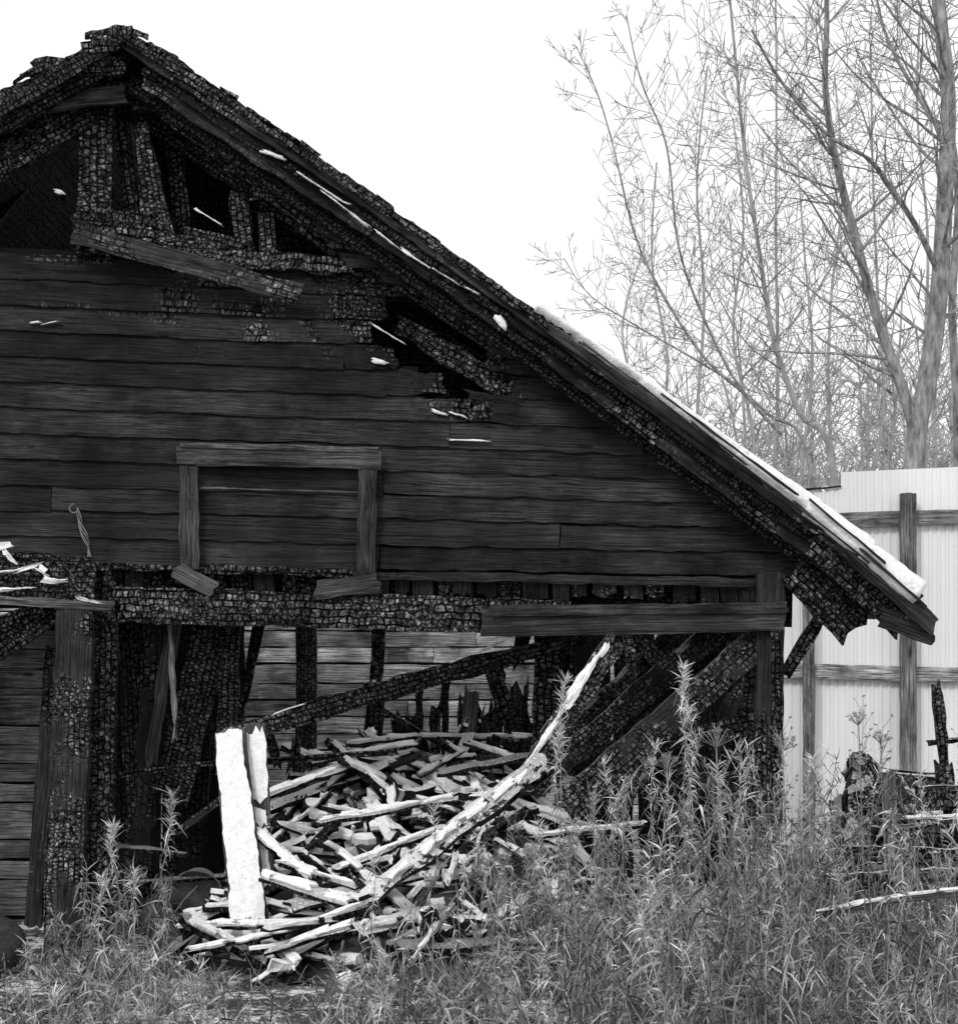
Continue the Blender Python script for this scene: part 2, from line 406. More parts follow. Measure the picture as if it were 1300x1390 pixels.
wf=MB()
pl(wf,241,618,516,624,-.075,26,.05,tone=.050,char=-.0,rough=.007,jag=.012)
pl(wf,246,604,512,611,-.085,7,.06,tone=.08,char=-.2,rough=.003,jag=.01)
pl(wf,256,634,257,772,-.07,26,.045,tone=.040,char=.0,rough=.006,jag=.01)
pl(wf,499,638,497,778,-.07,26,.045,tone=.040,char=.0,rough=.006,jag=.01)
pl(wf,241,774,290,800,-.12,24,.03,tone=.055,char=.0,rough=.006,jag=.03)
pl(wf,430,802,512,792,-.13,24,.03,tone=.06,char=.3,rough=.006,jag=.03)
pl(wf,488,774,508,800,-.10,20,.03,tone=.06,char=.3,rough=.006,jag=.02)
pl(wf,272,662,484,668,-.05,2,.006,tone=.07,char=-.5,rough=.002)
wf.obj('window_frame',[WOOD],house)
lp=MB()
pl(lp,102,318,405,398,-.16,27,.035,tone=.034,char=.42,rough=.008,jag=.03,bend=.02)
lp.obj('slipped_board',[WOOD],house)

def snowlump(u0,v0,u1,v1,y,wpx,t=.018): pl(sn,u0,v0,u1,v1,y,wpx,t,rough=.007,jag=.03,seg=.02,cols=5,crown=.003,w1=px(wpx*R(.4,.9)))
for (a,b_,c,d,w) in [(216,88,236,102,3),(358,205,384,214,4),(408,236,470,276,2.6),(512,314,540,336,3),(546,340,582,362,3),(632,390,648,398,4),(652,390,670,402,6),
        (676,432,684,444,8),(268,285,300,305,2.4),(505,440,548,466,2.3),(508,489,522,492,6),(590,558,606,562,4),(612,560,632,566,3),(610,597,660,599,1.6),(44,438,54,437,2),(60,440,76,436,2),
        (78,259,84,262,4),(1100,778,1104,782,2),(300,150,316,160,2),(440,262,500,306,1.6),(590,366,622,386,1.6),(30,100,62,80,2.)]:
    y=-.40 if b_<interp(RP,a)+75 else -.04
    snowlump(a,b_,c,d,y,w)
for (u0,u1,dv,w,y) in [(728,880,-1,9,-.43),(870,1010,0,15,-.44),(1000,1110,1,24,-.44),(1098,1180,2,34,-.45),(1172,1246,3,40,-.45)]:
    a=at(u0,interp(RP,u0)+dv,y); b_=at(u1,interp(RP,u1)+dv,y)
    plank(sn,a,b_,px(w*.75),.08,rough=.008,jag=.01,seg=.03,crown=.02,cols=6,face=(.1,-.8,.5),w1=px(w*.95))
    plank(sn,a+Vector((0,.7,.01)),b_+Vector((0,.7,.01)),1.3,.05,rough=.01,seg=.08,crown=.01,cols=8,face=(.6,0,.8))
sn.obj('roof_snow',[SNOW],house,smooth=True)
ed=MB()
for (a,b_,dv) in [(790,868,3),(860,960,6),(940,1010,5),(985,1105,14),(1080,1180,14),(1120,1238,26),(1170,1244,8),(900,1080,-3),(1100,1200,-4)]:
    pl(ed,a,interp(RP,a)+dv-2,b_,interp(RP,b_)+dv+2,-.54,2.6,.02,tone=.04,char=.0,rough=.003,jag=.03)
ed.obj('roof_sheet_edges',[WOOD],house)
s2=MB()
for (a,b_,c,d,w) in [(-30,752,12,742,10),(8,748,18,760,6),(26,774,50,766,8),(50,772,60,778,5),(64,786,84,788,5),(-20,778,16,774,4),(0,800,40,798,3),(112,812,130,818,3)]:
    pl(s2,a,b_,c,d,-.14,w,.02,rough=.018,jag=.05,seg=.02,cols=6,w1=px(w*.5))
s2.obj('clinging_snow',[SNOW],house)

it=MB()
for (a,b_,c,d,y,w,tn,ch,s) in [(178,850,192,1230,.9,34,.014,.6,0),(212,845,196,1120,.7,30,.02,.5,0),(236,845,206,1030,.5,18,.05,-.1,0),(231,845,238,1000,.45,7,.3,-.2,0),
    (290,848,232,1080,.6,52,.02,.9,0),(314,850,306,1040,.55,26,.025,1,0),(352,848,322,990,.8,14,.02,.8,0),(272,850,262,1110,1.0,40,.012,.8,0),
    (515,852,510,925,1.2,18,.02,.8,0),(366,1000,378,1040,.9,14,.02,.8,0),(402,1002,398,1040,1.0,12,.02,.8,0),
    (745,850,738,1040,.7,36,.035,1,0),(770,855,764,1000,.9,26,.02,1,0),(716,850,700,900,.9,20,.02,.8,0)]:
    pl(it,a,b_,c,d,y,w,.05,tone=tn,char=ch,snow=s,rough=.010,jag=.08)
for uu in range(485,735,12):
    if R(0,1)<.8:
        h=R(915,985); pl(it,uu+R(-4,4),h,uu+R(-5,5),1060,2.6+R(-.3,.3),R(8,18),.03,tone=.015,char=.8,rough=.012,jag=.12)
pl(it,668,908,700,1000,1.6,24,.04,tone=.03,char=.9,rough=.01,jag=.1)
pl(it,640,945,636,1010,1.8,20,.04,tone=.12,char=.1,rough=.01,jag=.1)
u=165
while u<322:
    pl(it,u,840,u+R(-6,6),1290,1.7,24,.03,tone=.007,char=.5,rough=.006,jag=.06); u+=22
u=792
while u<1030:
    pl(it,u,850,u+R(-6,6),1200,2.0,26,.03,tone=.007,char=.5,rough=.006,jag=.06); u+=R(20,34)
for k in range(15):
    v=868+k*26
    pl(it,-300,v-2,78,v+R(-1,2),1.3,24.,.02,tone=R(.08,.14),char=-.4,rough=.004,jag=.01,seg=.1)
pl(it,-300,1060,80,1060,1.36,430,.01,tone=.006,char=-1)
for (a,b_,c,d,y,y1,w,tn,ch,s) in [(1022,878,770,1095,.0,-.5,44,.045,.55,.1),(1010,985,880,1010,.3,.2,26,.03,.8,0),(965,862,720,1070,.5,0,34,.03,.7,.2),(905,868,705,1060,.7,.2,26,.03,.9,.2),
    (1000,905,800,1040,.6,.4,24,.02,.9,0),(880,905,770,1045,.9,.6,30,.02,.9,0),(990,868,850,980,.9,.7,22,.02,.9,0),(860,868,905,905,.4,.4,20,.04,.7,.3),
    (1018,880,955,1060,.7,.5,20,.05,.5,0),(900,1000,840,1100,.3,0,24,.03,.8,.3),(960,930,905,1080,.4,.2,20,.02,.8,0),
    (1000,1000,1010,1100,.4,.2,30,.02,.9,0),(850,862,858,910,.2,.2,12,.05,.4,.5)]:
    pl(it,a,b_,c,d,y,w,.07,y1=y1,tone=tn,char=ch,snow=s,rough=.010,jag=.07)
pl(it,160,1052,300,1035,.3,7,.03,tone=.02,char=.8,rough=.004)
pl(it,360,1034,540,1020,.6,9,.04,tone=.03,char=.8,rough=.004)
pl(it,240,1130,310,1078,.0,10,.03,tone=.03,char=.6,snow=.5,rough=.004)
it.obj('interior_ruins',[WOOD],house)
wi=MB()
for k in range(4):
    pts=[at(104+R(-2,2),688+R(0,4),-.05)]; du=R(1.2,2.6)
    for j in range(1,12): pts.append(at(104+j*du+3*math.sin(j*.8+k),690+j*6,-.05-.02*math.sin(j+k)))
    tube(wi,pts,[.003]*len(pts),4)
pts=[at(100+6*math.cos(a*.6),690+6*math.sin(a*.6),-.06) for a in range(9)]
tube(wi,pts,[.004]*9,4)
wi.obj('loose_wire',[WIRE],house)

# ------------------------------------------------------------------ fallen beams / snowy planks
def single(name,fn,mats=(WOOD,SNOW),smooth=False):
    mb=MB(); fn(mb); return mb.obj(name,list(mats),None,smooth)
def patches(mb,A,Bv,w,n,face=None,t=.018,wj=(.5,1.0),gap=.18):
    A=Vector(A);Bv=Vector(Bv); cuts=sorted([0,1]+[R(.05,.95) for _ in range(n-1)])
    for a,b_ in zip(cuts,cuts[1:]):
        if b_-a<.03: continue
        q=a+(b_-a)*R(0,gap*.7); r=b_-(b_-a)*R(0,gap)
        side=Vector((0,0,1))*R(-.15,.15)*w
        plank(mb,A.lerp(Bv,q)+side,A.lerp(Bv,r)+side,w*R(*wj),t*R(.7,1.3),mi=1,rough=.010,jag=.04,seg=.025,cols=6,crown=.005,face=face,w1=w*R(*wj))
def f(mb):
    pl(mb,300,1003,500,944,.25,27,.12,y1=.45,tone=.036,char=1,rough=.010,jag=.03)
    pl(mb,498,945,782,866,.45,30,.12,y1=.7,tone=.036,char=1,rough=.010,jag=.05,w1=px(22,.5))
    pl(mb,375,968,410,956,.22,2.5,.03,y1=.3,mi=1,rough=.006,jag=.04)
    pl(mb,650,887,690,868,.50,3,.03,y1=.56,mi=1,rough=.006,jag=.04)
single('fallen_charred_beam',f)
def f(mb):
    pl(mb,312,992,338,1256,-.30,42,.03,y1=-.75,tone=.06,char=.3,rough=.005,jag=.01,w1=px(50))
    plank(mb,at(311,994,-.335),at(337,1250,-.785),px(36),.018,mi=1,rough=.010,jag=.02,seg=.02,cols=7,w1=px(44),crown=.004)
    pl(mb,300,1046,326,1044,-.42,6,.02,tone=.02,char=.5)
single('snow_covered_plank',f)
def f(mb):
    pl(mb,345,984,358,1210,-.22,30,.03,y1=-.55,tone=.06,char=.4,rough=.005,jag=.02)
    patches(mb,at(345,986,-.25),at(352,1120,-.43),px(26),2,wj=(.8,1))
    patches(mb,at(356,1130,-.46),at(358,1205,-.56),px(18),2)
single('snow_covered_plank',f)
def f(mb):
    pl(mb,834,872,705,1066,-.2,30,.06,y1=-.5,tone=.03,char=.6,snow=.6,rough=.010,jag=.04)
    patches(mb,at(824,874,-.25),at(696,1064,-.55),px(12),6,wj=(.3,1.3),gap=.3)
single('snow_covered_rafter',f)
def f(mb):
    pl(mb,735,1040,640,1112,-.6,32,.07,y1=-.8,tone=.035,char=.6,snow=.6,rough=.012,jag=.06,face=(0,-.75,.6))
    pl(mb,655,1098,505,1215,-.78,26,.05,y1=-1.1,tone=.035,char=.5,snow=.8,rough=.012,jag=.08,face=(0,-.75,.6))
    patches(mb,at(716,1046,-.66),at(640,1104,-.84),px(12),3,face=(0,-.75,.6),wj=(.3,1.3),gap=.4)
    patches(mb,at(648,1096,-.83),at(505,1208,-1.15),px(10),6,face=(0,-.75,.6),wj=(.3,1.3),gap=.5)
    pl(mb,640,1082,712,1074,-.7,16,.03,y1=-.6,tone=.05,char=.5,snow=1,rough=.008,jag=.05,face=(0,-.4,.9))
single('snow_covered_rafter',f)

# ------------------------------------------------------------------ debris pile
db=MB()
def hpile(x,y):
    fx=math.exp(-((x+.45)/1.12)**4)
    fy=max(0,min(1,(y+1.3)/2.7)); fy2=1 if y<1.5 else max(0,1-(y-1.5)/1.6)
    return (.08+1.06*fy**1.05)*fx*fy2+noise.noise(Vector((x*2.3,y*2.3,4)))*.2*fx
n=50; b=len(db.v)
for i in range(n):
    for j in range(n):
        x=-2.6+4.6*i/(n-1); y=-1.4+4.4*j/(n-1); z=hpile(x,y)-.12+noise.noise(Vector((x*4,y*4,1)))*.07
        db.v.append(Vector((x,y,z))); db.lc.append((x,y,z)); db.par.append((.008,.3,.08))
for i in range(n-1):
    for j in range(n-1):
        db.f.append((b+i*n+j,b+(i+1)*n+j,b+(i+1)*n+j+1,b+i*n+j+1)); db.mi.append(0)
cnt=0
while cnt<420:
    x=R(-1.9,1.0); y=R(-1.3,1.9); h=hpile(x,y)
    if h<.05: continue
    L=R(.12,.55); w=R(.025,.085); t=R(.015,.055)
    rr=random.random()
    if rr<.14: L=R(.6,1.1); w=R(.07,.12)
    a=random.gauss(.6,1.1)+ (math.pi if random.random()<.5 else 0)
    dx,dy=math.cos(a),math.sin(a)
    c=Vector((x,y,h+R(-.07,.12)))
    sl=(hpile(x+dx*.1,y+dy*.1)-hpile(x-dx*.1,y-dy*.1))/.2
    d=Vector((dx,dy,sl*.6+random.gauss(0,.34))).normalized()
    nm=Vector((R(-.6,.6),-.4+R(-.5,.5),1)).normalized()
    p0=c-d*L/2;p1=c+d*L/2
    plank(db,p0,p1,w,t,tone=R(.006,.026),char=R(.3,1),snow=random.choice([0,.3,.9]),face=nm,rough=.008,jag=.05,seg=.05,cols=3,w1=w*R(.5,1))
    if random.random()<.66:
        nn=(nm-d*nm.dot(d)).normalized(); st=R(.010,.026)
        o_=nn*(t*.5+st*.35)
        patches(db,p0+o_,p1+o_,w*.95,random.choice([1,1,2,3]),face=nm,t=st,wj=(.4,1.0),gap=.45)
    cnt+=1
for (a,b_,c,d,y,y1,w,s) in [(470,1010,560,1000,1.2,1.3,10,1),(420,1036,560,1010,.8,1.0,12,1),(360,1080,470,1040,.2,.6,14,1),(440,1115,610,1085,-.2,.1,14,1),(455,1180,600,1125,-.7,-.4,14,1),(240,1258,480,1250,-1.0,-1.0,14,1),
        (262,1290,400,1262,-1.25,-1.2,12,1),(380,1170,480,1205,-.7,-.9,12,1),(600,1050,720,1025,.5,.7,12,.4),(560,1000,720,1002,1.4,1.4,10,1),(730,1135,870,1120,-.9,-.8,10,1),(400,1230,560,1190,-1.,-.8,22,.8),
        (160,1200,300,1190,.2,.2,8,.2),(165,1150,250,1160,.2,.2,7,.3),(370,1290,480,1255,-1.3,-1.2,16,1),(640,1010,730,1040,1.0,.8,9,1),(490,995,520,1030,1.3,1.2,8,.5),(350,1130,420,1190,-.5,-.8,18,1),(360,1190,470,1225,-.9,-1.0,22,1)]:
    pl(db,a,b_,c,d,y,w,.03,y1=y1,tone=.025,char=.6,snow=s*.7,face=(0,-.5,.85),rough=.010,jag=.06)
    if s==1: patches(db,at(a,b_-3,y-.02),at(c,d-3,y1-.02),px(w*.8),4,face=(0,-.6,.8),t=.016,gap=.35)
for _ in range(110):
    x=R(-1.8,1.0); y=R(-1.5,.9); h=max(0,hpile(x,y)); r=R(.02,.06)
    a=Vector((x-r,y,h+.0)); plank(db,a,a+Vector((2*r,R(-.05,.05),R(-.02,.02))),r*1.6,.04,face=(0,-.4,.9),rough=.02,seg=.02,mi=1,cols=5,crown=.015)
db.obj('debris_pile',[WOOD,SNOW])

jk=MB()
for (a,b_,c,d,y,y1,w,t,tn,ch,s) in [(1172,1040,1158,1180,.5,.2,40,.2,.015,.6,.5),(1135,1092,1150,1180,.6,.3,24,.1,.015,.8,.3),(1206,1052,1212,1190,-.4,-.4,14,.05,.15,.1,.4),
    (1150,1050,1290,1062,.8,.9,22,.08,.03,.6,.6),(1190,1090,1310,1080,.5,.5,30,.08,.03,.7,.8),(1200,1130,1320,1120,.2,.3,20,.06,.04,.6,1),(1140,1160,1320,1165,.0,.0,24,.08,.02,.8,1),(1225,1060,1250,1180,.4,.2,24,.06,.03,.5,.5),
    (1272,930,1282,1060,1.4,1.3,12,.06,.03,.8,.3),(1262,1010,1320,1000,1.4,1.4,8,.04,.03,.8,.5),(1120,1200,1300,1190,-.3,-.3,26,.08,.02,.8,1),(1280,1040,1300,1180,.6,.5,20,.06,.03,.7,.3),
    (1160,1110,1300,1150,.3,.3,60,.1,.010,.8,.3),(1180,1075,1240,1085,.45,.45,40,.1,.012,.8,.4)]:
    pl(jk,a,b_,c,d,y,w,t,y1=y1,tone=tn,char=ch,snow=s,rough=.010,jag=.05)
patches(jk,at(1150,1043,.75),at(1290,1056,.75),px(5),4,t=.04)
patches(jk,at(1200,1112,.15),at(1310,1106,.15),px(5),3,t=.04)
jk.obj('charred_timber_heap',[WOOD,SNOW])
def f(mb):
    pl(mb,1108,1243,1215,1222,-2.0,9,.04,tone=.06,char=.1,rough=.003,jag=.01)
    pl(mb,1214,1222,1330,1208,-2.0,10,.04,tone=.06,char=.1,rough=.003,jag=.01)
    patches(mb,at(1112,1237,-2.0),at(1215,1217,-2.0),px(5),3,t=.045)
    patches(mb,at(1214,1217,-2.0),at(1330,1203,-2.0),px(5),3,t=.045)
single('snowy_pole',f)

def tyre(c,R0,r,rot):
    mb=MB(); M,K=120,16
    for i in range(M):
        a=2*math.pi*i/M
        for j in range(K):
            p=2*math.pi*j/K; cp=math.cos(p); sp_=math.sin(p)
            rr=R0+r*(abs(cp)**.7)*(1 if cp>0 else -1)
            if cp>.55 and (i%4<2): rr-=.008
            z=r*.95*(abs(sp_)**.8)*(1 if sp_>0 else -1)
            if abs(cp)<.25: z*=1.03
            mb.v.append(Vector((rr*math.cos(a),rr*math.sin(a),z)))
    for i in range(M):
        for j in range(K):
            i2=(i+1)%M;j2=(j+1)%K; mb.f.append((i*K+j,i2*K+j,i2*K+j2,i*K+j2)); mb.mi.append(0)
    o=mb.obj('car_tyre',[RUBBER]); o.location=c; o.rotation_euler=rot; return o
x=at(-38,0,-1.0).x; tyre((x,-1.0,.15),.22,.08,(math.radians(22),0,.2))
x=at(252,0,-.3).x; tyre((x,-.3,.20),.2,.07,(math.radians(30),0.1,.3))
mb=MB(); M=28; prof=[(.0,.0),(.10,.0),(.13,.03),(.17,.11),(.19,.115),(.165,.10),(.12,.03),(.0,.012)]
for (r,z) in prof:
    for i in range(M): a=2*math.pi*i/M; mb.v.append(Vector((r*math.cos(a),r*math.sin(a),z)))
for k in range(len(prof)-1):
    for i in range(M): i2=(i+1)%M; mb.f.append((k*M+i,k*M+i2,(k+1)*M+i2,(k+1)*M+i)); mb.mi.append(0)
o=mb.obj('enamel_basin',[ENAMEL],None,True); c=at(275,1185,.3); o.location=(c.x,c.y,.40); o.rotation_euler=(2.3,.2,0); o.scale=(.8,.8,.8)

# ------------------------------------------------------------------ metal fence, house back wall
mf=empty('corrugated_metal_fence')
def sheet(x0,x1,y,zt0,zt1,name):
    mb=MB(); per=.075; x=x0; prof=[]
    while x<x1:
        prof+= [(x,0),(x+.034,0),(x+.042,-.010),(x+.067,-.010)]; x+=per
    for (xx,dy) in prof:
        f=(xx-x0)/(x1-x0); zt=zt0+(zt1-zt0)*f
        mb.v.append(Vector((xx,y+dy,.03))); mb.v.append(Vector((xx,y+dy,zt)))
    for i in range(len(prof)-1): mb.f.append((2*i,2*i+2,2*i+3,2*i+1)); mb.mi.append(0)
    return mb.obj(name,[SHEET],mf)
yf=5.5
xa=at(1030,0,yf).x; xb=at(1141,0,yf).x
x=xb; k=0
sheet(xa,xb+.02,yf,at(0,676,yf).z,at(0,664,yf).z,'sheet_low')
za=at(0,641,yf).z
while x<9:
    sheet(x,x+1.13,yf-.004*(k%2)-.006,za,za+.05,'sheet'); x+=1.12; za=za+.045; k+=1
fp=MB()
for uu in (985,1097,1232,1372,1510,1650): pl(fp,uu,670,uu+1,1185,yf-.12,21 if uu>1100 else 15,.08,tone=.15,char=-1,rough=.004,jag=.01)
for (v0,v1) in ((712,694),(908,922)): pl(fp,1000,v0,1232,(v0+v1)/2,yf-.06,20,.04,tone=.24,char=-1,rough=.003); pl(fp,1232,(v0+v1)/2,1700,v1,yf-.06,20,.04,tone=.24,char=-1,rough=.003)
fp.obj('posts_and_rails',[WOOD],mf)
capm=MB(); pl(capm,1030,671,1141,660,yf-.01,3,.05,tone=.03,char=-1); capm.obj('cap_strip',[WOOD],mf)
wfz=MB()  # house back wall, set outdoors behind the roof so open sky lights it
z=.08
while z<2.65:
    h=R(.15,.19)
    x=-7.5
    while x<2.3:
        L=R(1.8,3.2); plank(wfz,(x,6.4+R(-.008,.008),z+h/2),(min(x+L,2.35)-.01,6.4,z+h/2+R(-.008,.008)),h-.018,.025,tone=R(.26,.46),char=-1,rough=.004,jag=.005,seg=.12); x+=L
    z+=h
for x in np.arange(-7.3,2.4,1.9): plank(wfz,(x,6.5,0),(x,6.5,2.7),.1,.1,tone=.1,char=-1)
plank(wfz,(-7.5,6.45,1.35),(2.3,6.45,1.35),2.6,.01,tone=.02,char=-1,jag=0,seg=1)
wfz.obj('back_wall_boards',[WOOD])

# ------------------------------------------------------------------ trees
def rdir(d,ang):
    a=Vector((R(-1,1),R(-1,1),R(-1,1))); a=(a-d*a.dot(d))
    if a.length<1e-3: a=Vector((1,0,0))
    a.normalize(); return (d*math.cos(ang)+a*math.sin(ang)).normalized()
def grow(mb,p,d,L,r,lvl,rmin,up=.05,dens=1.0):
    n=max(3,int(3+L*2.2)); n=min(n,8); pts=[p.copy()]; rs=[r]; dd=d.copy()
    for i in range(n):
        dd=(dd+Vector((R(-1,1),R(-1,1),R(-.8,.9)))*.14+Vector((0,0,up))).normalized()
        p=p+dd*L/n; pts.append(p.copy()); rs.append(max(rmin,r*(1-.8*(i+1)/n)))
        if lvl>0:
            for _ in range(1 if random.random()<.72*dens else 0):
                q=pts[-2].lerp(pts[-1],R(0,1)); k=1-.5*(i/n)
                grow(mb,q,rdir(dd,R(.5,1.1)),L*R(.35,.65)*k,max(rmin,rs[-1]*R(.4,.6)),lvl-1,rmin,up,dens)
    tube(mb,pts,rs,3 if r<.02 else 6)
def smoothpts(P,n=4):
    out=[]
    for i in range(len(P)-1):
        a=P[max(i-1,0)];b=P[i];c=P[i+1];d=P[min(i+2,len(P)-1)]
        for k in range(n):
            t=k/n
            out.append(.5*((2*b)+(c-a)*t+(2*a-5*b+4*c-d)*t*t+(-a+3*b-3*c+d)*t**3))
    out.append(P[-1]); return out
def trunk(mb,uv,y,w0,w1,lvl,spawn,rmin,Lb=(1.2,2.6),up=.06,y1=None,ang=(.6,1.25),start=0.15,left=0,dens=1.0):
    P=[at(u,v,y+((y1 or y)-y)*i/(len(uv)-1)) for i,(u,v) in enumerate(uv)]
    pts=smoothpts(P,5); n=len(pts); rs=[px(w0+(w1-w0)*i/(n-1),y)/2*(1+.06*noise.noise(pts[i]*3)) for i in range(n)]
    tube(mb,pts,rs,8 if w0>8 else 5)
    for i in range(int(n*start),n-1):
        for _ in range(int(spawn)+(random.random()<spawn-int(spawn))):
            q=pts[i].lerp(pts[i+1],R(0,1)); d=(pts[i+1]-pts[i]).normalized(); e=rdir(d,R(*ang))
            if left and e.x>0 and random.random()<left: e.x*=-1
            k=1-.4*i/n
            grow(mb,q,e,R(*Lb)*k,min(rs[i]*.4,.022),lvl,rmin,up,dens)
g0=lambda u,y:(u,900+EYE*F/(DIST+y))
t=MB(); Y=10
trunk(t,[g0(1236,Y),(1240,640),(1258,520),(1274,400),(1283,250),(1287,130),(1276,20),(1262,-120),(1255,-300)],Y,32,13,2,1.1,.0042,Lb=(1.0,2.8),left=.5,start=.3,up=.02)
trunk(t,[(1246,600),(1222,520),(1190,430),(1160,320),(1135,220),(1120,120),(1122,20),(1118,-120)],Y,17,5,2,1.1,.0042,Lb=(.8,2.4),y1=Y-.8,start=.1,left=.35,up=.02)
trunk(t,[(1278,380),(1245,310),(1205,250),(1178,215),(1120,180),(1060,110),(1020,40)],Y,9,3,2,1,.0042,Lb=(.6,1.6),y1=Y-1.5,up=.02)
trunk(t,[(1284,190),(1240,120),(1200,40),(1180,-60)],Y,8,3,2,.9,.0042,Lb=(.6,1.8),y1=Y+1,up=.02)
t.obj('bare_tree',[BARK])
t=MB(); Y=12
trunk(t,[g0(1300,Y),(1300,600),(1292,420),(1300,260),(1280,120),(1268,0),(1256,-150)],Y,14,6,2,.8,.004,Lb=(.8,1.8),start=.3,left=.5,up=.02)
t.obj('bare_tree',[BARK])
t=MB(); Y=13
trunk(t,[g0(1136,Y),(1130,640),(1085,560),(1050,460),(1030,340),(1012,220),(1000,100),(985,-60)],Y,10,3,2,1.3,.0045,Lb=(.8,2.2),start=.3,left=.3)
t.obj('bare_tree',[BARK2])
t=MB(); Y=11
trunk(t,[g0(1110,Y),(1100,640),(1040,560),(960,490),(900,400),(862,320),(835,210),(812,130),(782,62)],Y,6,1.4,2,1.1,.0036,Lb=(.4,1.2),start=.35)
trunk(t,[(1060,590),(1000,520),(950,420),(920,330),(905,200),(870,110),(850,20)],Y,5,1.4,2,1.1,.0036,Lb=(.4,1.2),start=.2,y1=Y-1)
trunk(t,[(1000,522),(930,480),(860,440),(800,400),(765,350)],Y,3.5,1.2,2,1,.0036,Lb=(.3,.9),start=.2,y1=Y+1)
t.obj('bare_tree',[BARK])
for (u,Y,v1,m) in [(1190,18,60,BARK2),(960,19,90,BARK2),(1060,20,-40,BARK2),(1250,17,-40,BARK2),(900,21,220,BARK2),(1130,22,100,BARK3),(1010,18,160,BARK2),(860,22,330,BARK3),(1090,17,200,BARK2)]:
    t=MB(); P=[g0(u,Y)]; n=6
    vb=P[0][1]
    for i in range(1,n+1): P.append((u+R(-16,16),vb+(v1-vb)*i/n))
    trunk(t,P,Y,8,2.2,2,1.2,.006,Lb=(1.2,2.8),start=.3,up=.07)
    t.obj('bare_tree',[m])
t=MB()
for k in range(80):
    Y=R(20,32); u=835+ (R(0,1)**.8)*520
    H=R(3.5,8.3)*(1 if u>930 else .8); base=at(u,900,Y); base.z=0
    pts=[base.copy()]; p=base.copy(); d=Vector((0,0,1))
    for i in range(8):
        d=(d+Vector((R(-.12,.12),R(-.1,.1),.1))).normalized(); p=p+d*H/8; pts.append(p.copy())
    tube(t,pts,[.055*(1-i/9)+.008 for i in range(9)],4)
    for i in range(3,8):
        for _ in range(3): grow(t,pts[i],rdir(Vector((0,0,1)),R(.4,1.1)),R(.8,2.0),.018,2 if random.random()<.6 else 1,.010,.06,.9)
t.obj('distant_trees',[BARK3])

# ------------------------------------------------------------------ ground
def gz(x,y): return noise.noise(Vector((x*.7,y*.7,3)))*.05+noise.noise(Vector((x*3,y*3,5)))*.015
xs=np.concatenate([-np.geomspace(600,7,22),np.linspace(-6.5,6.5,90),np.geomspace(7,600,22)])
ys=np.concatenate([-np.geomspace(300,13,10),np.linspace(-12,9,120),np.geomspace(10,900,22)])
v=[];f_=[]
for x in xs:
    for y in ys: v.append((x,y,gz(x,y) if abs(x)<8 and -13<y<10 else 0))
ny=len(ys)
for i in range(len(xs)-1):
    for j in range(ny-1): f_.append((i*ny+j,(i+1)*ny+j,(i+1)*ny+j+1,i*ny+j+1))
me=bpy.data.meshes.new('ground'); me.from_pydata(v,[],f_); me.materials.append(GROUND)
me.polygons.foreach_set('use_smooth',[True]*len(me.polygons))
go=bpy.data.objects.new('ground',me); sc.collection.objects.link(go)

# ------------------------------------------------------------------ weeds
class BL:
    def __init__(s): s.b=[];s.d=[];s.L=[];s.w=[];s.dr=[];s.t=[]
    def add(s,b,d,L,w,dr,t): s.b.append(tuple(b));s.d.append(tuple(d));s.L.append(L);s.w.append(w);s.dr.append(dr);s.t.append(t)
    def mesh(s,name,stems=None,parent=None):
        b=np.array(s.b);d=np.array(s.d);d/=np.linalg.norm(d,axis=1)[:,None]
        L=np.array(s.L)[:,None];w=np.array(s.w)[:,None];dr=np.array(s.dr)[:,None];n=len(b)
        r=np.random.randn(n,3); sd=np.cross(d,r); sd/=np.linalg.norm(sd,axis=1)[:,None]+1e-9
        lv=[0,.35,.7,1]; wd=[.7,1,.7,.08]; V=np.zeros((n,4,2,3))
        cur=np.random.randn(n,3)*.2
        for i,(f,ww) in enumerate(zip(lv,wd)):
            c=b+d*L*f+np.array([0,0,-1.])*(dr*L*f*f)+cur*L*f*f
            V[:,i,0]=c-sd*w*ww*.5; V[:,i,1]=c+sd*w*ww*.5
        V=V.reshape(-1,3); base=np.arange(n)[:,None]*8
        F_=np.concatenate([base+np.array([[2*i,2*i+1,2*i+3,2*i+2]]) for i in range(3)],axis=0)
        vv=V.tolist(); ff=F_.tolist(); tn=np.repeat(np.array(s.t),8).tolist()
        if stems:
            o=len(vv); vv+= [tuple(a) for a in stems.v]; ff+=[tuple(i+o for i in q) for q in stems.f]; tn+=[.6]*len(stems.v)
        me=bpy.data.meshes.new(name); me.from_pydata(vv,[],ff); me.materials.append(WEED)
        a=me.attributes.new('tone','FLOAT','POINT'); a.data.foreach_set('value',np.array(tn,dtype=np.float32))
        o=bpy.data.objects.new(name,me); sc.collection.objects.link(o); return o
def weedline(u):
    return interp([(-200,.3),(60,.35),(120,.55),(230,.5),(300,.22),(420,.22),(500,.42),(600,.62),(700,.8),(800,1.0),(900,1.25),(1000,1.3),(1100,1.08),(1200,.9),(1400,.9)],u)
def u_of(x,y): return 650+x*F/(DIST+y)
gb=BL(); st=MB()
cnt=0
